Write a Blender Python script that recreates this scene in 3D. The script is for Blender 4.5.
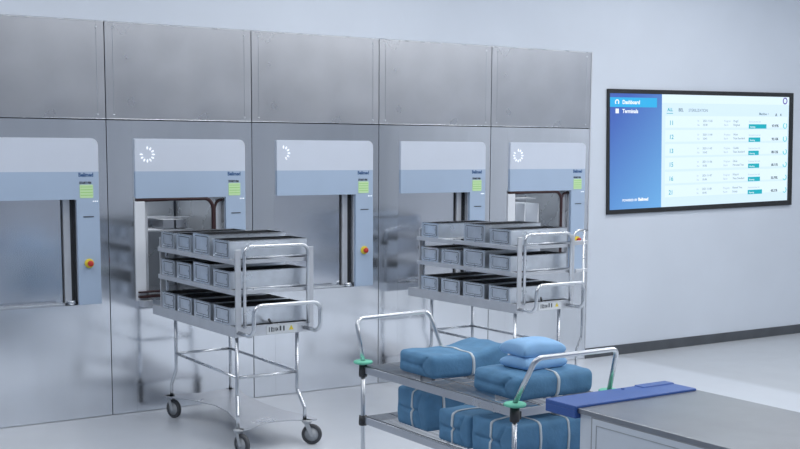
import bpy, bmesh, math, random
from mathutils import Vector, Matrix
random.seed(7)
S = bpy.context.scene
for o in list(bpy.data.objects): bpy.data.objects.remove(o)
COL = S.collection
PI = math.pi

# ---------------------------------------------------------------- camera
YAW, PIT, ROL = 0.586908572, 0.122088023, -0.00551569695
FPX, CY = 1219.569, 298.372
CAM = Vector((0.0, -8.680647, 2.0))
fw = Vector((math.sin(YAW)*math.cos(PIT), math.cos(YAW)*math.cos(PIT), -math.sin(PIT)))
rt = Vector((math.cos(YAW), -math.sin(YAW), 0)); dn = fw.cross(rt)
c_, s_ = math.cos(ROL), math.sin(ROL)
rr = c_*rt + s_*dn; dd = -s_*rt + c_*dn
cd = bpy.data.cameras.new('camera'); cam = bpy.data.objects.new('camera', cd); COL.objects.link(cam)
cam.matrix_world = Matrix(((rr.x, -dd.x, -fw.x, CAM.x), (rr.y, -dd.y, -fw.y, CAM.y), (rr.z, -dd.z, -fw.z, CAM.z), (0, 0, 0, 1)))
cd.sensor_width = 36; cd.sensor_fit = 'HORIZONTAL'; cd.lens = FPX*36/800
cd.shift_y = (CY-224.5)/800; cd.clip_start = .05; cd.clip_end = 100
S.camera = cam

# ---------------------------------------------------------------- world, lights, exposure
S.view_settings.view_transform = 'Standard'; S.view_settings.look = 'None'
S.view_settings.gamma = 1; S.view_settings.use_curve_mapping = False
S.view_settings.exposure = 0.12
W = bpy.data.worlds.new('world'); S.world = W; W.use_nodes = True
W.node_tree.nodes['Background'].inputs[0].default_value = (.70, .80, 1, 1)
W.node_tree.nodes['Background'].inputs[1].default_value = 0.6
def area(name, loc, sx, sy, power, col=(1, .985, .96), rot=(0, 0, 0)):
    l = bpy.data.lights.new(name, 'AREA'); l.shape = 'RECTANGLE'; l.size = sx; l.size_y = sy
    l.energy = power; l.color = col
    o = bpy.data.objects.new(name, l); o.location = loc; o.rotation_euler = rot; COL.objects.link(o); return o
for ix, x in enumerate((1.5, 5.0, 8.5, 11.5)):
    for iy, y in enumerate((-1.9, -5.2, -8.6)):
        area('ceiling_light', (x, y, 4.15), 2.2, 1.0, ((42, 20, 18), (44, 36, 38), (46, 66, 46), (14, 50, 44))[ix][iy])

# ---------------------------------------------------------------- materials
def mat(name, col, rough=.5, metal=0, spec=.5, noise=None, bump=None, emit=None, alpha=None, trans=0, stretch=(1, 1, 1), rvar=0, coat=0):
    m = bpy.data.materials.new(name); m.use_nodes = True; nt = m.node_tree; b = nt.nodes['Principled BSDF']
    b.inputs['Base Color'].default_value = (*col, 1); b.inputs['Roughness'].default_value = rough
    b.inputs['Metallic'].default_value = metal; b.inputs['Specular IOR Level'].default_value = spec
    b.inputs['Transmission Weight'].default_value = trans; b.inputs['Coat Weight'].default_value = coat
    if noise or bump or rvar:
        tc = nt.nodes.new('ShaderNodeTexCoord'); mp = nt.nodes.new('ShaderNodeMapping'); mp.inputs['Scale'].default_value = stretch
        nt.links.new(tc.outputs['Object'], mp.inputs['Vector'])
    if noise:
        sc, amt = noise
        n = nt.nodes.new('ShaderNodeTexNoise'); n.inputs['Scale'].default_value = sc; n.inputs['Detail'].default_value = 5
        nt.links.new(mp.outputs[0], n.inputs['Vector'])
        r = nt.nodes.new('ShaderNodeMapRange'); r.inputs['To Min'].default_value = 1-amt; r.inputs['To Max'].default_value = 1+amt
        r.inputs['From Min'].default_value = .3; r.inputs['From Max'].default_value = .7
        nt.links.new(n.outputs['Fac'], r.inputs['Value'])
        v = nt.nodes.new('ShaderNodeVectorMath'); v.operation = 'SCALE'; v.inputs[0].default_value = col
        nt.links.new(r.outputs[0], v.inputs['Scale']); nt.links.new(v.outputs[0], b.inputs['Base Color'])
    if rvar:
        n = nt.nodes.new('ShaderNodeTexNoise'); n.inputs['Scale'].default_value = 2.2; n.inputs['Detail'].default_value = 6
        nt.links.new(mp.outputs[0], n.inputs['Vector'])
        r = nt.nodes.new('ShaderNodeMapRange'); r.inputs['To Min'].default_value = rough-rvar; r.inputs['To Max'].default_value = rough+rvar
        r.inputs['From Min'].default_value = .3; r.inputs['From Max'].default_value = .7
        nt.links.new(n.outputs['Fac'], r.inputs['Value']); nt.links.new(r.outputs[0], b.inputs['Roughness'])
    if bump:
        sc, st = bump
        n = nt.nodes.new('ShaderNodeTexNoise'); n.inputs['Scale'].default_value = sc; n.inputs['Detail'].default_value = 4
        nt.links.new(mp.outputs[0], n.inputs['Vector'])
        bp = nt.nodes.new('ShaderNodeBump'); bp.inputs['Strength'].default_value = st; bp.inputs['Distance'].default_value = .01
        nt.links.new(n.outputs['Fac'], bp.inputs['Height']); nt.links.new(bp.outputs[0], b.inputs['Normal'])
    if emit:
        b.inputs['Emission Color'].default_value = (*emit[0], 1); b.inputs['Emission Strength'].default_value = emit[1]
    return m
M = dict(
    wall=mat('wall_paint', (.62, .68, .77), .7, noise=(1.2, .03), bump=(90, .05)),
    ceil=mat('ceiling_paint', (.7, .75, .82), .8, noise=(2, .02)),
    far=mat('far_wall_paint', (.32, .345, .39), .8, noise=(1.5, .05)),
    right=mat('right_wall_paint', (.50, .53, .58), .8, noise=(1.5, .05)),
    base=mat('baseboard_vinyl', (.075, .085, .10), .5, noise=(6, .15)),
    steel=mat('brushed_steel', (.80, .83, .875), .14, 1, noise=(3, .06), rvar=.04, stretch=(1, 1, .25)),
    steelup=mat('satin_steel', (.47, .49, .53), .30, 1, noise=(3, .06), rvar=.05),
    door=mat('door_glass', (.76, .79, .85), .18, 1, noise=(2, .06), rvar=.04),
    chamber=mat('chamber_steel', (.66, .69, .73), .28, .6, noise=(3, .04), rvar=.04),
    cart=mat('cart_steel', (.64, .67, .72), .36, .6, noise=(8, .05), rvar=.06),
    chrome=mat('polished_tube', (.66, .69, .73), .27, 1, noise=(6, .03), rvar=.03),
    tray=mat('tray_aluminium', (.78, .83, .89), .30, .93, noise=(12, .07), bump=(160, .06), rvar=.06),
    dark_sheet=mat('black_sheet', (.010, .011, .014), .9, spec=.1, noise=(20, .2)),
    frame=mat('light_frame', (.74, .78, .84), .4, noise=(3, .03)),
    hood=mat('hood_white', (.62, .68, .79), .35, noise=(3, .02)),
    hoodb=mat('hood_blue', (.40, .51, .67), .35, noise=(3, .02)),
    seam=mat('seam_shadow_gap', (.05, .055, .06), .7, noise=(5, .1)),
    rubber=mat('gasket_rubber', (.038, .012, .014), .45, noise=(10, .15)),
    dark=mat('dark_plastic', (.03, .033, .038), .45, noise=(12, .15)),
    grey=mat('grey_plastic', (.35, .37, .40), .45, noise=(12, .08)),
    tyre=mat('wheel_tyre', (.06, .065, .075), .5, noise=(20, .15)),
    hub=mat('wheel_hub', (.42, .45, .49), .4, noise=(12, .08)),
    yellow=mat('estop_yellow', (.75, .62, .06), .45, noise=(12, .05)),
    red=mat('estop_red', (.55, .04, .03), .4, noise=(12, .05)),
    green=mat('display_green', (.46, .62, .38), .5, noise=(5, .03), emit=((.42, .72, .30), .2)),
    greend=mat('display_green_line', (.22, .48, .14), .5, noise=(5, .03), emit=((.25, .6, .15), .2)),
    white=mat('white_mark', (.9, .93, 1), .5, noise=(5, .01), emit=((.9, .95, 1), .55)),
    logo=mat('logo_blue', (.03, .10, .26), .5, noise=(5, .03)),
    mark=mat('dark_print', (.05, .06, .08), .6, noise=(5, .05)),
    plate=mat('white_plate', (.7, .74, .78), .5, noise=(5, .03)),
    mint=mat('mint_plastic', (.18, .62, .45), .7, noise=(12, .05)),
    cloth=mat('blue_wrap', (.10, .25, .43), .85, noise=(14, .10), bump=(55, .22)),
    pouch=mat('light_blue_wrap', (.28, .52, .83), .75, noise=(10, .06), bump=(22, .15)),
    tape=mat('pale_tape', (.55, .62, .68), .6, noise=(20, .08)),
    cab=mat('cabinet_front', (.68, .74, .82), .35, noise=(3, .02)),
    top=mat('worktop_steel', (.28, .295, .32), .36, 1, noise=(5, .05), bump=(220, .04), rvar=.05),
    blue=mat('blue_plastic', (.033, .105, .38), .4, noise=(8, .05)),
    wire=mat('wire_steel', (.30, .32, .35), .45, .8, noise=(20, .1)),
    recess_shade=mat('recess_shade_paint', (.16, .175, .20), .5, .5, noise=(20, .1)),
    bezel=mat('screen_bezel', (.018, .02, .022), .3, noise=(10, .1)),
)
def emis(name, c, s=1.0):
    m = bpy.data.materials.new(name); m.use_nodes = True; nt = m.node_tree; b = nt.nodes['Principled BSDF']
    b.inputs['Base Color'].default_value = (0.01, .01, .01, 1); b.inputs['Roughness'].default_value = .35
    b.inputs['Emission Color'].default_value = (*c, 1); b.inputs['Emission Strength'].default_value = s; return m
def screen_gradient():
    m = emis('screen_sidebar', (.04, .15, .5)); nt = m.node_tree; b = nt.nodes['Principled BSDF']
    tc = nt.nodes.new('ShaderNodeTexCoord'); sx = nt.nodes.new('ShaderNodeSeparateXYZ'); nt.links.new(tc.outputs['Generated'], sx.inputs[0])
    ad = nt.nodes.new('ShaderNodeMath'); ad.operation = 'MULTIPLY_ADD'; ad.inputs[1].default_value = .6
    iv = nt.nodes.new('ShaderNodeMath'); iv.operation = 'SUBTRACT'; iv.inputs[0].default_value = 1; nt.links.new(sx.outputs['Z'], iv.inputs[1])
    nt.links.new(iv.outputs[0], ad.inputs[0]); ml = nt.nodes.new('ShaderNodeMath'); ml.operation = 'MULTIPLY'; ml.inputs[1].default_value = .4
    nt.links.new(sx.outputs['X'], ml.inputs[0]); nt.links.new(ml.outputs[0], ad.inputs[2])
    cr = nt.nodes.new('ShaderNodeValToRGB'); cr.color_ramp.elements[0].color = (.045, .115, .46, 1); cr.color_ramp.elements[1].color = (.14, .40, .76, 1)
    cr.color_ramp.elements[0].position = .15
    nt.links.new(ad.outputs[0], cr.inputs[0]); nt.links.new(cr.outputs[0], b.inputs['Emission Color']); return m
E_ = dict(side=screen_gradient(), hl=emis('screen_highlight', (.02, .42, .80)), page=emis('screen_page', (.64, .82, .95)),
          row=emis('screen_row', (.72, .88, .98)), txt=emis('screen_text', (.16, .25, .32)), dk=emis('screen_text_dark', (.04, .07, .10)),
          teal=emis('screen_teal', (.0, .40, .50)), ring=emis('screen_ring', (.05, .55, .6)), wh=emis('screen_white', (.9, .95, 1)),
          pur=emis('screen_purple', (.12, .08, .4)), faint=emis('screen_faint', (.40, .52, .60)))
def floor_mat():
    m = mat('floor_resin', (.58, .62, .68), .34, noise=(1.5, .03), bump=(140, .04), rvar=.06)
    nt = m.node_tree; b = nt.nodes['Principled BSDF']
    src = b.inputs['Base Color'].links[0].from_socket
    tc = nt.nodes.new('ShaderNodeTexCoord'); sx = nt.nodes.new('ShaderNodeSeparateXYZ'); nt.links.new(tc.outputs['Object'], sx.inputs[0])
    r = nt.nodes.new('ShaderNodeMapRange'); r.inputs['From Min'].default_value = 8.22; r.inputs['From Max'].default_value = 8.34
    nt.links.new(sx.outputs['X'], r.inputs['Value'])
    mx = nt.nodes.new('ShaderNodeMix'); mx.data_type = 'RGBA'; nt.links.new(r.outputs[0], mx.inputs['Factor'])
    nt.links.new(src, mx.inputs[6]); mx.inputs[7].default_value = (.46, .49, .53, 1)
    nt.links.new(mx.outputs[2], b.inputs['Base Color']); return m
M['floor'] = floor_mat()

# ---------------------------------------------------------------- helpers
def tag(o, label=None, cat=None, group=None, kind=None):
    if label: o['label'] = label
    if cat: o['category'] = cat
    if group: o['group'] = group
    if kind: o['kind'] = kind
    return o
def empty(name, loc, label, cat, group=None):
    o = bpy.data.objects.new(name, None); o.empty_display_size = .1; o.location = loc; COL.objects.link(o)
    return tag(o, label, cat, group)
def fillet(pts, r, n=6):
    P = [Vector(p) for p in pts]; out = [P[0]]
    for i in range(1, len(P)-1):
        a = (P[i-1]-P[i]); b = (P[i+1]-P[i]); ang = a.angle(b); la, lb = a.length, b.length
        if ang > PI-.02: out.append(P[i]); continue
        t = min(r/math.tan(ang/2), la*.49, lb*.49); rad = t*math.tan(ang/2)
        a.normalize(); b.normalize(); c = P[i]+(a+b).normalized()*(rad/math.sin(ang/2))
        s = P[i]+a*t-c; e = P[i]+b*t-c; w = s.angle(e)
        for k in range(n+1):
            f = k/n; out.append(c+(s*math.sin((1-f)*w)+e*math.sin(f*w))/math.sin(w))
    out.append(P[-1]); return out
class MB:
    def __init__(s): s.bm = bmesh.new()
    def box(s, a, b, bev=0, rot=None, seg=2):
        a = Vector(a); b = Vector(b); c = (a+b)/2; d = b-a
        g = bmesh.ops.create_cube(s.bm, size=1); vs = g['verts']
        bmesh.ops.scale(s.bm, vec=(abs(d.x), abs(d.y), abs(d.z)), verts=vs)
        if rot is not None: bmesh.ops.rotate(s.bm, cent=(0, 0, 0), matrix=Matrix.Rotation(rot[0], 3, rot[1]), verts=vs)
        bmesh.ops.translate(s.bm, vec=c, verts=vs)
        if bev:
            es = list({e for v in vs for e in v.link_edges})
            bmesh.ops.bevel(s.bm, geom=es, offset=bev, segments=seg, affect='EDGES', profile=.5)
        return s
    def tube(s, pts, r, n=12, bend=0, closed=False, bn=6):
        P = fillet(pts, bend, bn) if bend else [Vector(p) for p in pts]
        Q = [P[0]]
        for p in P[1:]:
            if (p-Q[-1]).length > 1e-5: Q.append(p)
        P = Q
        t0 = (P[1]-P[0]).normalized(); u = t0.orthogonal().normalized(); rings = []
        for i, p in enumerate(P):
            if i == 0: t = (P[1]-p)
            elif i == len(P)-1: t = p-P[i-1]
            else: t = (P[i+1]-p).normalized()+(p-P[i-1]).normalized()
            t.normalize(); u = (u-t*u.dot(t)).normalized(); v = t.cross(u)
            sc = 1
            if 0 < i < len(P)-1:
                h = (P[i+1]-p).normalized().angle(t); sc = 1/max(math.cos(h), .5)
            rings.append([s.bm.verts.new(p+(u*math.cos(2*PI*k/n)+v*math.sin(2*PI*k/n))*r*(1 if sc < 1.02 else sc)) for k in range(n)])
        for A, B in zip(rings, rings[1:]):
            for k in range(n):
                f = s.bm.faces.new((A[k], A[(k+1) % n], B[(k+1) % n], B[k])); f.smooth = True
        s.bm.faces.new(rings[0][::-1]); s.bm.faces.new(rings[-1]); return s
    def lathe(s, prof, c, axis='Z', n=28):
        # prof: (radius, height) list
        ax = {'X': Matrix.Rotation(PI/2, 3, 'Y'), 'Y': Matrix.Rotation(-PI/2, 3, 'X'), 'Z': Matrix.Identity(3)}[axis] if isinstance(axis, str) else axis
        c = Vector(c); rings = []
        for r, h in prof:
            if r < 1e-6: rings.append([s.bm.verts.new(c+ax@Vector((0, 0, h)))])
            else: rings.append([s.bm.verts.new(c+ax@Vector((r*math.cos(2*PI*k/n), r*math.sin(2*PI*k/n), h))) for k in range(n)])
        for A, B in zip(rings, rings[1:]):
            for k in range(n):
                a, b = A[k % len(A)], A[(k+1) % len(A)]; c2, d = B[(k+1) % len(B)], B[k % len(B)]
                fs = [a]
                for v in (b, c2, d):
                    if v not in fs: fs.append(v)
                if len(fs) > 2:
                    f = s.bm.faces.new(fs); f.smooth = True
        return s
    def prism(s, pts, d, axis='Y'):
        # pts 2D outline in plane, extruded by d=(lo,hi) along axis
        def mk(p, h): return {'Y': (p[0], h, p[1]), 'Z': (p[0], p[1], h), 'X': (h, p[0], p[1])}[axis]
        A = [s.bm.verts.new(mk(p, d[0])) for p in pts]; B = [s.bm.verts.new(mk(p, d[1])) for p in pts]; n = len(pts)
        s.bm.faces.new(A); s.bm.faces.new(B[::-1])
        for k in range(n): s.bm.faces.new((A[k], B[k], B[(k+1) % n], A[(k+1) % n]))
        return s
    def build(s, name, m, parent=None, loc=None, label=None):
        bmesh.ops.recalc_face_normals(s.bm, faces=s.bm.faces[:])
        me = bpy.data.meshes.new(name); s.bm.to_mesh(me); s.bm.free(); me.materials.append(m)
        o = bpy.data.objects.new(name, me); COL.objects.link(o)
        if parent: o.parent = parent
        if loc: o.location = loc
        if label: o['label'] = label
        return o
def copy_tree(o, parent=None):
    c = o.copy(); COL.objects.link(c)
    if parent: c.parent = parent
    for ch in [x for x in KIDS.get(o.name, [])] if False else list(o.children): copy_tree(ch, c)
    return c
def rrect(x0, z0, x1, z1, r, n=6, corners=(1, 1, 1, 1)):
    # corners: bl, br, tr, tl
    out = []
    for (cx, cz, a0, on, px, pz) in ((x0+r, z0+r, PI, corners[0], x0, z0), (x1-r, z0+r, 1.5*PI, corners[1], x1, z0), (x1-r, z1-r, 0, corners[2], x1, z1), (x0+r, z1-r, .5*PI, corners[3], x0, z1)):
        if not on: out.append((px, pz)); continue
        for k in range(n+1):
            a = a0+k/n*PI/2; out.append((cx+r*math.cos(a), cz+r*math.sin(a)))
    return out
def text(name, body, size, m, parent, loc, ext=.0008, bold=0, sx=1.0, rot=0.0):
    c = bpy.data.curves.new(name, 'FONT'); c.body = body; c.size = size; c.extrude = ext; c.offset = bold; c.resolution_u = 3
    t = bpy.data.objects.new(name, c); COL.objects.link(t); bpy.context.view_layer.update()
    me = bpy.data.meshes.new_from_object(t.evaluated_get(bpy.context.evaluated_depsgraph_get()))
    bpy.data.objects.remove(t); bpy.data.curves.remove(c)
    me.transform(Matrix.Diagonal((sx, 1, 1, 1))); me.transform(Matrix.Rotation(PI/2, 4, 'X')); me.transform(Matrix.Rotation(-rot, 4, 'Y'))
    me.materials.clear(); me.materials.append(m); me.name = name
    o = bpy.data.objects.new(name, me); COL.objects.link(o); o.parent = parent; o.location = loc; return o

# ---------------------------------------------------------------- the room
def struct(name, mb, m): return tag(mb.build(name, m), kind='structure')
XL, XR, YF, ZC = -2.5, 12.6, -11.0, 4.2
XE = 7.917                       # right end of the steel front
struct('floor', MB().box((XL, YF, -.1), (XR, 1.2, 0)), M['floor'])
struct('ceiling', MB().box((XL, YF, ZC), (XR, 1.2, ZC+.1)), M['ceil'])
struct('wall_back', MB().box((XE, 0, 0), (XR, .2, ZC)).box((XL, 0, 2.907), (XE, .2, ZC)).box((XL, 0, 0), (2.003, .2, 2.907)), M['wall'])
struct('wall_left', MB().box((XL-.1, YF, 0), (XL, 1.2, ZC)), M['wall'])
struct('wall_right', MB().box((XR, YF, 0), (XR+.1, 1.2, ZC)), M['right'])
struct('wall_front', MB().box((XL, YF-.1, 0), (XR, YF, ZC)), M['far'])
struct('wall_service', MB().box((XL, 1.1, 0), (XR, 1.2, 2.9)), M['far'])
struct('baseboard_back', MB().box((XE, -.012, 0), (XR, 0, .098), .003), M['base'])
struct('trim_1', MB().box((XE-.006, -.004, 0), (XE+.006, 0, 2.907), 0), M['cart'])

# ---------------------------------------------------------------- washer-disinfectors in the steel front
PW = 1.1825
def spinner(parent, cx, cz, ticks, r0=.036, r1=.060):
    mb = MB()
    for k in ticks:
        a = PI/2-k*PI/6; d = Vector((math.cos(a), 0, math.sin(a))); n = Vector((-d.z, 0, d.x))
        pts = []
        c = Vector((cx, 0, cz))
        for j in range(12):
            t = 2*PI*j/12; q = c+d*((r0+r1)/2+(r1-r0)/2*math.cos(t))+n*.0052*math.sin(t); pts.append((q.x, q.z))
        mb.prism(pts, (-.0165, -.014))
    o = mb.build('loading_mark', M['white'], parent); o['label'] = 'white ring of short dashes'
def washer(i, label, is_open, ticks, spin):
    x0 = 2.005+PW*i; hs_ = (x0+.6)*.00185; before = None
    t = empty('washer_disinfector', (x0, 0, 0), label, 'washer', 'washer-disinfectors set side by side in the steel front')
    g = .0028; a, b, z0, z1 = .195, .94, .85, 1.63
    mb = MB()
    mb.box((g, 0, .004), (a, .02, 2.196), .001, seg=1).box((b, 0, .004), (PW-g, .02, 2.196), .001, seg=1)
    mb.box((a, 0, .004), (b, .02, z0), 0).box((a, 0, z1), (b, .02, 2.196), 0)
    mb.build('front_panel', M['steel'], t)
    MB().box((a+.13, -.004, .855), (b-.1, 0.0, .868), .001).build('door_sill', M['chrome'], t)
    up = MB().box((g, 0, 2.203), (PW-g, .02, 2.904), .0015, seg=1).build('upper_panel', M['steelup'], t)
    for x in (.062, PW-.062): MB().box((x-.0012, -.0012, 2.23), (x+.0012, 0.0, 2.88)).build('panel_crease', M['steel'], up)
    for x in (.062, PW-.062):
        for z in (2.235, 2.862):
            MB().lathe([(.008, 0), (.0075, -.003), (.003, -.0045), (0, -.0045)], (x, 0, z), 'Y', 12).build('screw', M['chrome'], up)
    MB().box((g, -.004, 2.898), (PW-g, .0, 2.905), .001).build('highlight_strip', M['chrome'], up)  # chrome strip added as the bright highlight along the top edge
    MB().box((g, -.003, 2.2035), (PW-g, .0, 2.2075), .001).build('highlight_strip', M['chrome'], up)  # likewise for the highlight along the seam
    MB().box((0, .024, 0), (PW, .03, z0)).box((0, .024, z1), (PW, .03, 2.905)).box((0, .024, z0), (a, .03, z1)).box((b, .024, z0), (PW, .03, z1)).build('backing', M['seam'], t)
    before = set(t.children)
    # hood: white upper band with a rounded corner, blue band below that runs down into the control column
    hx0, hx1, zt, zb = .203, 1.107, 2.064, 1.822
    MB().prism(rrect(hx0, zb, hx1, zt, .05, 8, (0, 0, 1, 0)), (-.014, 0)).build('hood_top', M['hood'], t)
    MB().prism([(hx0, 1.622), (.938, 1.622), (.938, .852), (hx1, .852), (hx1, zb), (hx0, zb)], (-.014, 0)).build('hood_front', M['hoodb'], t)
    cc = MB().prism([(.9385, .853), (1.1065, .853), (1.1065, 1.452), (.9385, 1.452)], (-.016, -.014)).build('control_column', M['hoodb'], t)
    MB().box((.985, -.0175, 1.492), (1.062, -.014, 1.499)).build('printer_slot', M['mark'], cc)
    dsp = MB().prism(rrect(.962, 1.632, 1.062, 1.728, .006, 3), (-.017, -.014)).build('display', M['green'], t)
    lines = MB()
    for z in (1.652, 1.672, 1.692, 1.712): lines.box((.967, -.018, z-.002), (1.057, -.0168, z+.002))
    lines.build('display_line', M['greend'], dsp)
    text('display_heading', 'START P06', .022, M['mark'], dsp, (.962, -.0165, 1.735), bold=.0006, sx=.85)
    text('maker_name', 'Belimed', .040, M['logo'], t, (.955, -.0145, 1.787), bold=.0012, sx=.86)
    k = MB()
    for x in (1.062, 1.076, 1.09): k.lathe([(.0045, 0), (.0045, -.002), (0, -.003)], (x, -.014, 1.607), 'Y', 10)
    k.build('indicator', M['white'], t)
    es = MB().lathe([(.034, 0), (.034, -.012), (.030, -.014), (0, -.014)], (1.018, -.014, 1.155), 'Y').build('emergency_stop', M['yellow'], t)
    MB().lathe([(.013, -.014), (.013, -.028), (.021, -.030), (.022, -.040), (.017, -.046), (0, -.047)], (1.018, -.014, 1.155), 'Y').build('stop_button', M['red'], es)
    if ticks: spinner(t, spin[0], spin[1], ticks)
    for ch_ in set(t.children)-before: ch_.location.x += hs_
    if not is_open:
        dr = MB().box((a, .10, z0), (.935, .112, z1), .002).build('door', M['door'], t)
        MB().box((a+.01, .094, .853), (.86, .10, .862), 0).build('door_edge', M['chrome'], dr)
        MB().box((b, .02, z0), (b+.006, .112, z1)).box((a-.006, .02, z0), (a, .112, z1)).box((a-.006, .02, z0-.006), (b+.006, .112, z0)).box((a-.006, .02, z1), (b+.006, .112, z1+.006)).build('door_reveal', M['steel'], t)
        MB().box((.868, .070, z0+.012), (.918, .098, z1), .004).build('door_rail', M['cart'], t)
        MB().box((.918, .086, z0+.012), (b-.001, .098, z1)).build('rail_recess', M['dark'], t)
        MB().box((.860, .090, z0+.012), (.864, .098, z1)).build('rail_guide', M['dark'], t)
        MB().lathe([(.0, 0), (.026, 0), (.030, .006), (.030, .026), (.024, .032), (0, .032)], (.900, .035, .852)).build('rail_foot', M['chrome'], t)
    else:
        # open wash chamber
        D0, D1 = .02, .95
        ch = MB()
        ch.box((a+.01, D1, z0), (b-.02, D1+.01, z1)).box((a, D0, z0-.01), (b, D1, z0)).box((a, D0, z1), (b, D1, z1+.01))
        ch.box((a-.01, D0, z0), (a, D1, z1)).box((b, D0, z0), (b+.01, D1, z1))
        ch.build('chamber', M['chamber'], t)
        l = bpy.data.lights.new('chamber_lamp', 'AREA'); l.shape = 'RECTANGLE'; l.size = .5; l.size_y = .6; l.energy = 1.3 if i == 1 else 1.2; l.color = (.92, .96, 1)
        lo = bpy.data.objects.new('chamber_lamp', l); COL.objects.link(lo); lo.parent = t; lo.location = (.55, .5, z1-.03)
        MB().box((a+.006, -.012, z0), (.282, .05, 1.60), .004).build('frame_pillar', M['frame'], t)
        MB().box((.284, .03, z0), (.318, .06, 1.585), .003).build('guide_rail', M['cart'], t)
        gk = MB()
        gk.tube([(.215, .0, 1.606), (.50, .0, 1.612), (.80, .0, 1.612), (.842, .0, 1.56), (.842, .0, .9)], .014, 10, .11, bn=10)
        gk.build('gasket', M['rubber'], t)
        gk = MB()
        gk.tube([(.935, .03, 1.600), (.89, .03, 1.590), (.868, .03, 1.54), (.868, .03, .9)], .011, 10, .07, bn=8)
        gk.build('gasket', M['rubber'], t)  # mirror image of the gasket in the side wall, built as a tube
        MB().box((.852, .03, .9), (.862, .05, 1.56)).build('gasket_strip', M['hub'], t)
        MB().box((.885, .05, z0), (.938, .07, 1.60)).build('inner_frame', M['cart'], t)
        MB().box((.215, -.05, .875), (.40, .02, .893), .005).box((.215, -.03, .912), (.40, .02, .924), .004).build('docking_seal', M['rubber'], t)
        MB().box((.225, -.09, .81), (.30, 0, .862), .005).build('docking_bracket', M['cart'], t)
        if i == 1:
            MB().box((.23, .25, 1.455), (.80, .27, 1.463)).box((.23, .6, 1.43), (.80, .9, 1.438)).build('spray_ledge', M['cart'], t)
            for x in (.555, .66): MB().box((x, .30, 1.365), (x+.095, .62, 1.44), .006).build('tray_reflection', M['steelup'], t)  # solid boxes modelled in place of the trays' reflection in the chamber
            MB().box((.23, .28, 1.350), (.80, .66, 1.362), .002).build('inner_shelf', M['cart'], t)
        else:
            for x in (.34, .50, .66): MB().box((x, .12, z0+.02), (x+.012, .80, 1.50), .002).build('baffle', M['frame'], t)
            MB().box((.22, .08, 1.545), (.60, .20, 1.555)).build('spray_ledge', M['cart'], t)
    return t
washer(0, 'closed washer at the far left, its hood cut by the picture edge, no dash ring', False, None, None)
washer(1, 'open washer behind the left cart, red gasket and white dash ring on its hood', True, range(0, 10), (.300, 1.947))
washer(2, 'closed washer standing between the two loaded carts, half dash ring on its hood', False, range(0, 6), (.262, 1.960))
washer(3, 'closed washer behind the right cart, plain hood without a dash ring', False, None, None)
washer(4, 'open washer at the right end of the steel front beside the white wall', True, [0, 1, 2, 3, 4, 5, 6, 7, 8, 9, 10], (.292, 1.944))

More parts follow.
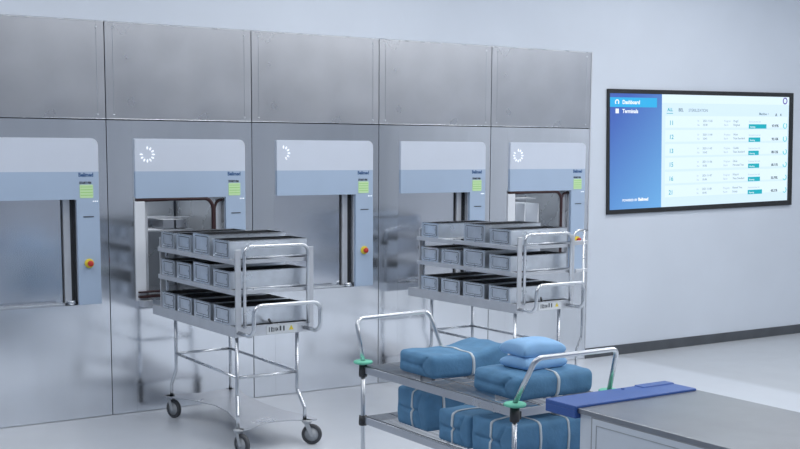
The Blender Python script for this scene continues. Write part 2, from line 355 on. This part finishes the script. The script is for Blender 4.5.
# ---------------------------------------------------------------- transfer carts (origin: near left corner of the deck on the floor)
RZ = .034
def cart(label, loc, rz=0):
    t = empty('transfer_cart', loc, label, 'cart', 'loading carts docked at the washers')
    CS = M['cart']; L = 1.39; Wd = .585
    # concave base plate between the casters
    pts = fillet([(.0, -.06, 0), (.045, -.075, 0), (.10, -.05, 0), (.20, .03, 0), (.32, .05, 0), (.44, .02, 0), (.53, -.05, 0), (.58, -.055, 0), (.60, -.02, 0),
                  (.585, .12, 0), (.53, .35, 0), (.52, .62, 0), (.54, .95, 0), (.60, 1.16, 0), (.56, 1.26, 0), (.30, 1.20, 0), (.05, 1.29, 0), (.0, 1.26, 0), (.03, 1.18, 0), (.13, 1.0, 0),
                  (.19, .75, 0), (.18, .50, 0), (.10, .22, 0), (.02, .0, 0)], .06, 4)
    pts = [(p.x, p.y) for p in pts]
    MB().prism(pts, (.160, .166), 'Z').build('base_plate', M['steelup'], t)
    LX = ((.035, .485), (.085, .525)); ly = (.05, 1.17)
    WX = ((.0, .512), (.062, .55)); wy = (-.035, 1.235)
    for i in (0, 1):
        for j in (0, 1):
            lx = LX[j]; wx = WX[j]; sx = wx[i]-lx[i]; sy = (wy[j]-ly[j])
            MB().tube([(lx[i], ly[j], .78), (lx[i], ly[j], .37), (lx[i]+sx*.85, ly[j]+sy*.75, .25), (lx[i]+sx*.85, ly[j]+sy*.75, .165)], .0125, 12, .03).build('leg', M['chrome'], t)
            cx, cy = wx[i], wy[j]; ang = (.25, .35, .9, .15)[i*2+j]; R = Matrix.Rotation(ang, 3, 'Z')
            fk = MB()
            fk.lathe([(0, .166), (.035, .166), (.036, .158), (.028, .148), (0, .148)], (cx, cy, 0))
            for s in (-1, 1):
                pts = [(-.018, .150), (.018, .150), (.048, .070), (.040, .056), (.026, .060)]
                A = [fk.bm.verts.new(Vector((cx, cy, 0))+R@Vector((s*.021-.0015, p[0]*-1, p[1]))) for p in pts]
                B = [fk.bm.verts.new(Vector((cx, cy, 0))+R@Vector((s*.021+.0015, p[0]*-1, p[1]))) for p in pts]
                fk.bm.faces.new(A); fk.bm.faces.new(B[::-1])
                for q in range(5): fk.bm.faces.new((A[q], B[q], B[(q+1) % 5], A[(q+1) % 5]))
            ca = fk.build('caster', M['hub'], t)
            c = Vector((cx, cy, .070))+R@Vector((0, -.034, 0)); ax = R@Matrix.Rotation(PI/2, 3, 'Y')
            MB().lathe([(.048, -.014), (.062, -.015), (.069, -.010), (.070, 0), (.069, .010), (.062, .015), (.048, .014)], c, ax).build('tyre', M['tyre'], ca)
            MB().lathe([(0, -.017), (.014, -.017), (.016, -.010), (.048, -.011), (.048, .011), (.016, .010), (.014, .017), (0, .017)], c, ax).build('wheel_hub', M['hub'], ca)
    zs = .49
    for (p, q) in (((LX[0][0], ly[0]), (LX[0][1], ly[0])), ((LX[1][0], ly[1]), (LX[1][1], ly[1])), ((LX[0][0], ly[0]), (LX[1][0], ly[1])), ((LX[0][1], ly[0]), (LX[1][1], ly[1]))):
        MB().tube([(*p, zs), (*q, zs)], .010, 10).build('stretcher', M['chrome'], t)
    # deck
    dk = MB()
    dk.box((-.003, 0, .765), (.012, L, .838), .003).box((Wd-.012, 0, .765), (Wd+.003, L, .838), .003)
    dk.box((.012, 0, .768), (Wd-.012, .012, .838), .002).box((.012, L-.012, .768), (Wd-.012, L, .83), .002)
    dk.box((.012, .012, .822), (Wd-.012, L-.012, .826))
    dk.build('deck', CS, t)
    lp = MB().box((.228, -.004, .772), (.46, 0, .830), .001).build('label_plate', M['plate'], t, label='white plate with black print and a yellow sign')
    for x, z, w in ((.245, .788, .006), (.262, .788, .008), (.325, .792, .012), (.352, .790, .010)):
        MB().box((x, -.0055, z), (x+w, -.004, z+.032)).build('print', M['mark'], lp)
    text('print', '2104', .036, M['mark'], lp, (.272, -.0045, .790), bold=.0006, sx=.6)
    MB().prism([(.395, .792), (.430, .792), (.4125, .824)], (-.0055, -.004)).build('warning_sign', M['yellow'], lp)
    lv = MB().tube([(.245, -.004, .872), (.285, .03, .832), (.325, .03, .836)], .008, 8).build('release_lever', M['dark'], t)
    # posts, flat bars
    for x in (0.0, Wd-.045):
        for y in (-.012, 1.235):
            MB().box((x, y, .80), (x+.042, y+.012, 1.345), .003).build('post', CS, t)
    # tray shelves: side channels, cross bars
    for z in (1.045, 1.245):
        s = MB()
        s.box((-.004, 0, z), (.016, 1.27, z+.032), .003).box((Wd-.016, 0, z), (Wd+.004, 1.27, z+.032), .003)
        s.box((.016, .0, z+.004), (Wd-.016, .018, z+.030), .003).box((.016, 1.23, z+.004), (Wd-.016, 1.25, z+.030), .003)
        for y in (.30, .62, .94): s.box((.016, y, z+.02), (Wd-.016, y+.02, z+.030), .002)
        s.build('tray_shelf', CS, t)
        MB().tube([(.06, -.018, z+.046), (.535, -.018, z+.046)], .005, 8).build('retaining_rod', M['chrome'], t)
    # end hoop above the near end
    MB().tube([(.062, -.018, .83), (.062, -.018, 1.362), (.535, -.018, 1.362), (.535, -.018, .83)], .0115, 12, .05).build('end_hoop', M['chrome'], t)
    MB().tube([(.062, 1.26, .83), (.062, 1.26, 1.30), (.535, 1.26, 1.30), (.535, 1.26, .83)], .0115, 12, .05).build('end_hoop', M['chrome'], t)
    # push handle: two arms out of the deck, up and across
    MB().tube([(.020, 0, .800), (.055, -.16, .785), (.055, -.165, .990), (.545, -.165, .990), (.545, -.165, .790), (.510, -.01, .800)], .0135, 14, .055).build('push_handle', M['chrome'], t)
    for x, sgn in ((.03, 1), (Wd-.05, 1)):
        MB().box((x, 1.236, 1.165), (x+.035, 1.30, 1.195), .004).build('bumper', M['dark'], t)
    t.rotation_euler[2] = rz
    return t
cart('loaded steel transfer cart on the left, twelve trays, docked at the open washer', (3.465, -1.53, 0))
cart('loaded steel transfer cart on the right behind the blue bundles, eleven trays', (5.794, -1.555, 0), RZ)

# ---------------------------------------------------------------- instrument trays
def tray(w, h, name, loc, label, grp, x1=.575):
    # open box along X, end face at x=0; w along Y
    t = empty(name, loc, label, 'tray', grp)
    b = MB(); th = .003; x0 = 0; L = x1
    b.box((x0, 0, 0), (L, w, .004)).box((x0, 0, .004), (x0+th, w, h)).box((L-th, 0, .004), (L, w, h)).box((x0+th, 0, .004), (L-th, th, h)).box((x0+th, w-th, .004), (L-th, w, h))
    b.build('body', M['tray'], t)
    r = MB(); k = .004
    P = [(x0-k, -k+.002), (L+k, -k+.002), (L+k, w+k-.002), (x0-k, w+k-.002)]; Q = [(x0+th, th), (L-th, th), (L-th, w-th), (x0+th, w-th)]
    for z in (h-.004, h):
        pass
    vs = []
    for z in (h-.006, h): vs.append(([r.bm.verts.new((*p, z)) for p in P], [r.bm.verts.new((*q, z)) for q in Q]))
    for i in range(4):
        j = (i+1) % 4
        r.bm.faces.new((vs[0][0][i], vs[0][0][j], vs[1][0][j], vs[1][0][i])); r.bm.faces.new((vs[0][1][i], vs[0][1][j], vs[1][1][j], vs[1][1][i]))
        for v in vs: r.bm.faces.new((v[0][i], v[0][j], v[1][j], v[1][i]))
    r.build('rim', M['chrome'], t)
    fr = MB()
    def ring(x, a0, z0, a1, z1, rr, wd, dep):
        o = rrect(a0, z0, a1, z1, rr, 5); n_ = rrect(a0+wd, z0+wd, a1-wd, z1-wd, max(rr-wd, .002), 5)
        A = [fr.bm.verts.new((x, *p)) for p in o]; B = [fr.bm.verts.new((x-dep, *p)) for p in o]; C = [fr.bm.verts.new((x-dep, *p)) for p in n_]; D = [fr.bm.verts.new((x, *p)) for p in n_]
        n = len(o)
        for i in range(n):
            j = (i+1) % n
            fr.bm.faces.new((A[i], A[j], B[j], B[i])); fr.bm.faces.new((B[i], B[j], C[j], C[i])); fr.bm.faces.new((C[i], C[j], D[j], D[i]))
    m_ = .028
    ring(0, m_, .016, w-m_, h-.020, .012, .006, .004)
    ring(0, .003, .002, w-.003, h-.008, .004, .006, .004)
    fr.build('end_frame', M['tray'], t)
    fr = MB(); ring(-.0002, m_-.005, .011, w-m_+.005, h-.015, .014, .005, .0012); ring(-.0002, m_+.012, .026, w-m_-.012, h-.022, .010, .003, .001)
    fr.build('end_recess_shade', M['recess_shade'], t)  # dark rings: shade of the embossed end recess put into colour
    MB().box((x0+th, th, h-.014), (L-th, w-th, h-.006)).build('dark_sheet', M['dark_sheet'], t)  # black sheet just below the rim makes the tray top dark
    return t
YS = [(.97, .247, 0), (.682, .262, 1), (.375, .282, 2), (.068, .268, 3)]      # far to near: y start, width
WHERE = ['nearest the washers', 'second from the washers', 'second from the push handle', 'nearest the push handle']
for cx, cy, which, rz in ((3.465, -1.53, 'left', 0), (5.794, -1.555, 'right', RZ)):
    for sz, sn in ((1.282, 'top'), (1.082, 'middle'), (.842, 'bottom')):
        for y, w, k in YS:
            if which == 'right' and sn == 'top' and k == 1: continue
            h = .118 if not (k == 2 and sn != 'bottom') else .140
            y_ = y+.009; x_ = .004
            q = tray(w-.018, h, 'instrument_tray', (cx+x_*math.cos(rz)-y_*math.sin(rz), cy+x_*math.sin(rz)+y_*math.cos(rz), sz-.004), f"open steel tray {WHERE[k]}, on the {sn} shelf of the {which} cart", f'trays on the {which} cart'); q.rotation_euler[2] = rz

# ---------------------------------------------------------------- narrow rail frame behind the right cart
t = empty('rail_frame', (6.72, -1.27, 0), 'narrow steel tube frame just right of the right cart, beside the white wall', 'rail')
MB().tube([(.035, 0, 1.352), (-.09, 0, 1.352), (-.13, 0, 1.24), (-.13, 0, 1.05)], .010, 10, .05).build('top_rail', M['chrome'], t)
MB().tube([(0, 0, 1.352), (0, 0, .48), (-.055, 0, .37), (-.055, 0, .0)], .011, 10, .04).build('post', M['chrome'], t)
MB().box((-.12, -.008, 1.235), (.035, .008, 1.27), .004).build('cross_bar', M['cart'], t)
MB().box((-.09, -.008, 1.010), (.035, .008, 1.040), .004).build('cross_bar', M['cart'], t)
MB().lathe([(0, 0), (.05, 0), (.05, .008), (.02, .012), (0, .012)], (-.055, 0, 0)).build('foot_plate', M['cart'], t)

# ---------------------------------------------------------------- wire trolley
TX0, TX1, TY0, TY1 = 3.54, 4.135, -4.33, -2.99
t = empty('wire_trolley', (TX0, TY0, 0), 'two-tier chrome wire trolley with mint discs, carrying blue wrapped bundles', 'trolley')
w_, l_ = TX1-TX0, TY1-TY0
for x in (0, w_):
    for y in (0, l_):
        p = MB().tube([(x, y, .10), (x, y, .81)], .0125, 14).build('post', M['chrome'], t)
        MB().lathe([(0, .828), (.047, .828), (.053, .824), (.053, .816), (.047, .812), (0, .812)], (x, y, 0)).build('bumper_disc', M['mint'], t, label='mint green plastic disc')
        for z in (.738, .462): MB().lathe([(.0125, 0), (.022, 0), (.024, .01), (.022, .065 if z > .6 else .055), (.0125, .065 if z > .6 else .055)], (x, y, z)).box((x-.02 if x else x+.0, y-.016, z+.01), (x+.0 if x else x+.03, y+.016, z+.05), .004).build('shelf_clip', M['dark'], p)
        cst = MB().lathe([(0, .105), (.03, .105), (.03, .095), (.0, .09)], (x, y, 0)).box((x-.022, y-.02, .05), (x-.018, y+.02, .095)).box((x+.018, y-.02, .05), (x+.022, y+.02, .095)).build('caster', M['hub'], t)
        MB().lathe([(0, -.014), (.045, -.015), (.05, -.008), (.05, .008), (.045, .015), (0, .014)], (x, y, .05), 'X').build('wheel', M['tyre'], cst)
for z in (.797, .512):
    s = MB(); h = .040
    s.box((.0, -.004, z-h), (w_, .004, z), .002).box((.0, l_-.004, z-h), (w_, l_+.004, z), .002)
    s.box((-.004, 0, z-h), (.004, l_, z), .002).box((w_-.004, 0, z-h), (w_+.004, l_, z), .002)
    so = s.build('shelf', M['steelup'], t)
    g = MB(); n = 52
    for i in range(1, n):
        y = l_*i/n; g.tube([(.006, y, z-.004), (.012, y, z+.004), (w_-.012, y, z+.004), (w_-.006, y, z-.004)], .0020, 5)
    for x in (.02, .17, w_/2, w_-.17, w_-.02): g.tube([(x, .006, z-.002), (x, l_-.006, z-.002)], .0035, 6)
    g.build('wire_grid', M['wire'], so)
MB().tube([(0, 0, .826), (.035, -.105, 1.050), (w_-.055, -.105, 1.050), (w_-.0, 0, .826)], .0125, 14, .045, bn=8).build('push_handle', M['chrome'], t)
MB().tube([(0, l_, .826), (.012, l_+.09, 1.050), (w_-.090, l_+.09, 1.060), (w_-.035, l_, .805)], .0125, 14, .045, bn=8).build('push_handle', M['chrome'], t)

# ---------------------------------------------------------------- wrapped bundles
def sm(a, b, x):
    x = max(0, min(1, (x-a)/(b-a))); return x*x*(3-2*x)
def wrap_map(hs, r, seed, bend=0, bul=.008, yb=.0):
    rnd = random.Random(seed); ph = [rnd.uniform(0, 6) for _ in range(8)]
    hx, hy, hz = hs
    def f(p, off=0):
        q = Vector((p[0]*hx, p[1]*hy, p[2]*hz)); c = Vector([max(-h+r, min(h-r, v)) for h, v in zip(hs, q)])
        n = q-c; n = n.normalized() if n.length > 1e-9 else Vector((0, 0, 1))
        o = c+n*r
        ux, uy, uz = (1-abs(p[0])**2.5), (1-abs(p[1])**2.5), (1-abs(p[2])**2.5)
        o += Vector((n.x*uy*uz*bul, n.y*ux*uz*bul, n.z*ux*uy*bul if n.z > 0 else 0))
        w = .0022*math.sin(31*o.x+ph[0]+3*math.sin(9*o.y))*math.sin(27*o.z+ph[1]+2*math.sin(11*o.x))+.0018*math.sin(44*o.y+ph[2]+4*math.sin(13*o.z+ph[3]))
        if n.z > -.5: o += n*w
        # folded end: a horizontal crease that opens into two diagonals
        if n.x < -.8:
            for (a, b) in (((hy*.75, 0), (-hy*.35, -.02*hz)), ((-hy*.35, 0), (-hy*.62, hz*.85)), ((-hy*.35, 0), (-hy*.62, -hz*.85))):
                A = Vector(a); B = Vector(b); P = Vector((o.y, o.z)); tt = max(0, min(1, (P-A).dot(B-A)/(B-A).length_squared)); d = (P-A-(B-A)*tt).length
                if d < .012: o.x += .013*(1-d/.012)
        o += n*off
        if bend: o.z += bend*(sm(.15, 1, o.x/hx) + .15*sm(.3, 1, -o.x/hx))
        o.y += yb*o.z
        return o
    return f
def wrapped(name, lo, hi, label, group, seed, tapes, r=.024, bend=0, m='cloth', rotz=0, tapem='tape', tax='x'):
    lo = Vector(lo); hi = Vector(hi); c = (lo+hi)/2; hs = (hi-lo)/2
    t = empty(name, (c.x, c.y, lo.z), label, 'bundle', group); t.rotation_euler[2] = rotz
    f = wrap_map(hs, r, seed, bend)
    bm = bmesh.new(); N = [max(8, int(h*2/.009)) for h in hs]; cache = {}
    def V(p):
        k = tuple(round(x, 5) for x in p)
        if k not in cache: cache[k] = bm.verts.new(f(p)+Vector((0, 0, hs.z)))
        return cache[k]
    for ax in range(3):
        a, b = [i for i in range(3) if i != ax]
        for s in (-1, 1):
            for i in range(N[a]):
                for j in range(N[b]):
                    q = []
                    for di, dj in ((0, 0), (1, 0), (1, 1), (0, 1)):
                        p = [0, 0, 0]; p[ax] = s; p[a] = -1+2*(i+di)/N[a]; p[b] = -1+2*(j+dj)/N[b]; q.append(V(p))
                    if len(set(q)) == 4:
                        fc = bm.faces.new(q); fc.smooth = True
    mb = MB(); mb.bm.free(); mb.bm = bm
    body = mb.build('wrap', M[m], t)
    for (axn, pos, wd) in tapes:
        tb = MB(); n = 96; prev = None; first = None
        hx = hs.x if axn == 'x' else hs.y
        loop = []
        for (u0, v0, u1, v1) in ((-1, -1, 1, -1), (1, -1, 1, 1), (1, 1, -1, 1), (-1, 1, -1, -1)):
            for k in range(24): loop.append((u0+(u1-u0)*k/24, v0+(v1-v0)*k/24))
        rows = []
        for s in (-.5, .5):
            pp = pos+s*wd/hx
            row = []
            for (u, v) in loop:
                p = (pp, u, v) if axn == 'x' else (u, pp, v)
                row.append((f(p, .0012), f(p, .0030)))
            rows.append(row)
        G = [[tb.bm.verts.new(e[q]+Vector((0, 0, hs.z))) for e in row] for row in rows for q in (0, 1)]
        L4 = len(loop)
        for k in range(L4):
            j = (k+1) % L4
            for A, B in ((G[1], G[3]), (G[0], G[1]), (G[3], G[2]), (G[2], G[0])):
                fc = tb.bm.faces.new((A[k], A[j], B[j], B[k])); fc.smooth = A is G[1] and B is G[3]
        tb.build('tape', M[tapem], t)
    return t
BG = 'blue wrapped bundles on the wire trolley'
zt = .8035
wrapped('wrapped_bundle', (3.595, -3.585, zt), (4.10, -3.265, zt+.118), 'large blue wrapped bundle lying alone at the far end of the top shelf', BG, 1, [('x', .02, .018)], bend=.035)
wrapped('wrapped_bundle', (3.625, -4.25, zt), (4.11, -3.88, zt+.120), 'large blue wrapped bundle on the top shelf beneath two light blue pouches', BG, 2, [('x', .0, .018)], bend=.0, r=.032)
zl = .5185
wrapped('wrapped_bundle', (3.60, -3.53, zl), (4.06, -3.24, zl+.205), 'upright blue bundle at the far end of the lower shelf, two pale tapes', BG, 3, [('y', -.1, .016), ('x', -.55, .016)], r=.02)
wrapped('wrapped_bundle', (3.565, -3.945, zl), (4.08, -3.68, zl+.165), 'low blue bundle in the middle of the lower shelf, crossed tape on top', BG, 4, [('y', .0, .016), ('x', -.35, .016)], r=.016)
wrapped('wrapped_bundle', (3.565, -4.29, zl), (4.11, -3.965, zl+.180), 'blue bundle at the near end of the lower shelf behind the front post', BG, 5, [('y', .0, .016), ('x', -.40, .014), ('x', .25, .014)], r=.016)
def pouch(loc, hx, hy, h, rotz, label, seed):
    rnd = random.Random(seed); ph = [rnd.uniform(0, 6) for _ in range(6)]
    mb = MB(); n = 36; T = {}; B = {}
    for i in range(n+1):
        for j in range(n+1):
            u = -1+2*i/n; v = -1+2*j/n
            e = (1-abs(u)**4)*(1-abs(v)**4); e = max(e, 0)**.38
            pin = 1-.06*(1-abs(u)**2)*abs(v)**4; pin2 = 1-.05*(1-abs(v)**2)*abs(u)**4
            x = u*hx*pin2; y = v*hy*pin
            wv = .0025*e*math.sin(26*x+ph[0]+3*math.sin(14*y+ph[1]))+.002*e*math.sin(36*y+ph[2]+2*x*9)
            T[i, j] = mb.bm.verts.new((x, y, h*.36+h*.64*e+wv))
            edge = i in (0, n) or j in (0, n)
            B[i, j] = T[i, j] if edge else mb.bm.verts.new((x, y, h*.36-h*.36*min(1, e*1.6)))
    for i in range(n):
        for j in range(n):
            for D in (T, B):
                f = mb.bm.faces.new((D[i, j], D[i+1, j], D[i+1, j+1], D[i, j+1])); f.smooth = True
    o = mb.build('wrapped_pouch', M['pouch'], None, loc); o.rotation_euler[2] = rotz
    return tag(o, label, 'pouch', 'light blue pouches on the top bundle')
pouch((3.865, -4.07, zt+.129), .138, .105, .064, .05, 'light blue cloth pouch, the lower of two, lying on the taped bundle', 1)
pouch((3.868, -4.06, zt+.190), .132, .106, .074, -.04, 'light blue cloth pouch, the upper of two stacked on a blue bundle', 2)

# ---------------------------------------------------------------- work cabinet with blue bumper tray
CX0, CX1, CY0, CY1, CZ = 3.447, 4.185, -7.4, -4.70, .910
t = empty('work_cabinet', (CX0, CY0, 0), 'steel topped work cabinet with white panelled side in the right foreground', 'cabinet')
w_, l_ = CX1-CX0, CY1-CY0
MB().box((0, 0, CZ-.022), (w_, l_-.15, CZ), .003).build('worktop', M['top'], t)
MB().box((.012, .01, .06), (w_-.012, l_-.17, CZ-.022), .003).build('body', M['cab'], t)
MB().box((.05, .05, 0), (w_-.05, l_-.22, .06)).build('plinth', M['dark'], t)
MB().box((.004, l_-1.75, .10), (.012, l_-.252, CZ-.026), .002).build('side_panel', M['cab'], t)
def outline(y0, y1, z0, z1, w, m, x):
    fr = MB()
    fr.box((x-.002, y0, z1-w), (x, y1, z1)).box((x-.002, y0, z0), (x, y1, z0+w)).box((x-.002, y0, z0+w), (x, y0+w, z1-w)).box((x-.002, y1-w, z0+w), (x, y1, z1-w))
    return fr.build('panel_moulding', m, t)
outline(l_-1.755, l_-.247, .095, CZ-.022, .006, M['grey'], .006)
outline(l_-1.71, l_-.278, .14, CZ-.054, .003, M['hub'], .004)
b = MB()
l2 = l_+.03
b.box((-.03+.017, l_-.165, CZ-.012), (w_-.015, l_+.03, CZ+.010), .004)
b.box((-.03+.017, l_-.165, CZ-.045), (.04, l_+.03, CZ-.010), .004).box((-.012, l_+.022, CZ-.03), (w_-.015, l_+.03, CZ), .002)
b.box((.52, l_-.03, CZ+.002), (w_-.018, l_+.031, CZ+.015), .005)
b.build('end_bumper', M['blue'], t, label='blue plastic end piece')
k = MB().lathe([(.008, 0), (.008, .004), (0, .006)], (.42, l_-.0, CZ+.010)).build('bumper_screw', M['blue'], t)

# ---------------------------------------------------------------- wall display
OUT = [(8.075, 2.572), (10.737, 2.609), (10.783, 1.424), (8.105, 1.385)]
INN = [(8.098, 2.532), (10.675, 2.565), (10.713, 1.476), (8.133, 1.428)]
YT = -.02
KT = (8.680647+YT)/(8.680647-.06)
OUT = [(x*KT, 2+(z-2)*KT) for x, z in OUT]; INN = [(x*KT, 2+(z-2)*KT) for x, z in INN]
t = empty('wall_display', (9.4, 0, 1.38), 'large black framed wall screen showing a blue and white status dashboard', 'screen')
def L2(p): return (p[0]-9.4, p[1]-1.38)
def uv(u, v):
    a, b, c, d = INN
    x = (1-u)*(1-v)*a[0]+u*(1-v)*b[0]+u*v*c[0]+(1-u)*v*d[0]; z = (1-u)*(1-v)*a[1]+u*(1-v)*b[1]+u*v*c[1]+(1-u)*v*d[1]
    return L2((x, z))
MB().prism([L2(p) for p in [OUT[3], OUT[2], OUT[1], OUT[0]]], (YT+.006, -.002)).build('housing', M['bezel'], t)
bz = MB()
O_ = [L2(p) for p in OUT]; I_ = [L2(p) for p in INN]
for k in range(4):
    j = (k+1) % 4; bz.prism([O_[k], O_[j], I_[j], I_[k]], (YT-.004, YT+.006))
bz.build('bezel', M['bezel'], t)
MB().box((-.4, -.002, .45), (.4, 0, .8)).build('wall_bracket', M['dark'], t)
def quad(name, u0, v0, u1, v1, m, par, lay=1):
    return MB().prism([uv(u0, v1), uv(u1, v1), uv(u1, v0), uv(u0, v0)], (YT+.004-lay*.0012, YT+.0055-lay*.0012)).build(name, m, par)
pg = quad('page', .269, 0, 1, 1, E_['page'], t)
sb = quad('sidebar', 0, 0, .269, 1, E_['side'], t)
quad('menu_highlight', .0, .034, .242, .116, E_['hl'], sb, 2)
AN = .0135
def tx(s, u, v, size, m, par, bold=0, sx=1.0, lay=3):
    x, z = uv(u, v); text('screen_text', s, size, m, par, (x, YT+.0045-lay*.0012, z), .0003, bold, sx, AN)
tx('Dashboard', .064, .089, .052, E_['wh'], sb, .0015)
tx('Terminals', .064, .166, .052, E_['wh'], sb, .0015)
x, z = uv(.037, .075)
MB().tube([(x+.022*math.cos(a*PI/8), YT, z+.022*math.sin(a*PI/8)) for a in range(-2, 11)], .005, 6).build('menu_icon', E_['wh'], sb)
quad('menu_icon', .030, .130, .046, .170, E_['wh'], sb, 3)
tx('POWERED BY', .066, .932, .032, E_['wh'], sb, .0006)
tx('Belimed', .147, .932, .042, E_['wh'], sb, .0018)
tx('ALL', .298, .147, .045, E_['teal'], pg, .001); quad('tab_line', .294, .164, .328, .169, E_['teal'], pg, 2)
tx('BEL', .357, .148, .045, E_['txt'], pg, .001); tx('STERILIZATION', .412, .150, .042, E_['txt'], pg, .0, .95)
quad('top_bar', .269, .0, 1, .075, E_['row'], pg, 1.6)
tx('Machine', .817, .175, .036, E_['txt'], pg, .0008); tx('+', .868, .175, .036, E_['txt'], pg)
tx('A', .915, .185, .045, E_['dk'], pg, .001); tx('x', .945, .18, .045, E_['dk'], pg, .001)
x, z = uv(.973, .038)
MB().lathe([(.024, 0), (.036, 0), (.036, -.002), (.024, -.002), (.024, 0)], (x, YT-.001, z), 'Y', 20).build('profile_icon', E_['pur'], pg)
rows = [('11', .241, '97.97%', .106, 'ProgC', 'Ringtest'), ('12', .366, '92.16%', .070, 'Wash', 'Titan Standard'), ('13', .491, '88.12%', .062, 'Caddie', 'Titan Standard'),
        ('15', .613, '68.11%', .066, 'Clinic', 'Personal Test'), ('16', .739, '53.79%', .072, 'Wizard', 'Titan Standard'), ('21', .862, '45.21%', .086, 'Manual Test', 'Empty')]
for i, (num, v, pc, bw, a1, a2) in enumerate(rows):
    sl = (.0062*i)
    rw = quad('table_row', .288, v-.052, .992, v+.052, E_['row'], pg, 1.6)
    tx(num, .308, v+.028, .062, E_['teal'], rw, .0008)
    tx('W', .461, v, .026, E_['faint'], rw); tx('No', .461, v+.036, .026, E_['faint'], rw)
    tx('2021-11-0'+str(3+i), .492, v, .030, E_['txt'], rw); tx('10:4'+str(i), .492, v+.036, .030, E_['txt'], rw)
    tx('Program', .612, v, .028, E_['faint'], rw); tx('Batch', .612, v+.036, .028, E_['faint'], rw)
    tx(a1, .666, v, .030, E_['txt'], rw); tx(a2, .666, v+.036, .030, E_['txt'], rw)
    tx('Estimated time left', .757, v+.004, .024, E_['faint'], rw)
    bar = quad('progress_bar', .757, v+.020, .757+bw, v+.062, E_['teal'], rw, 2.6); tx('Running', .764, v+.052, .024, E_['wh'], bar, 0, 1, 4)
    tx(pc, .896, v+.047, .036, E_['dk'], rw, .0012)
    x, z = uv(.975+i*.0008, v+.035)
    f = MB(); a = [(x+.027*math.sin(q*PI/12), YT-.0035, z+.027*math.cos(q*PI/12)) for q in range(2, int(24-i*1.6))]
    f.tube(a, .0042, 6).build('progress_ring', E_['ring'], rw)
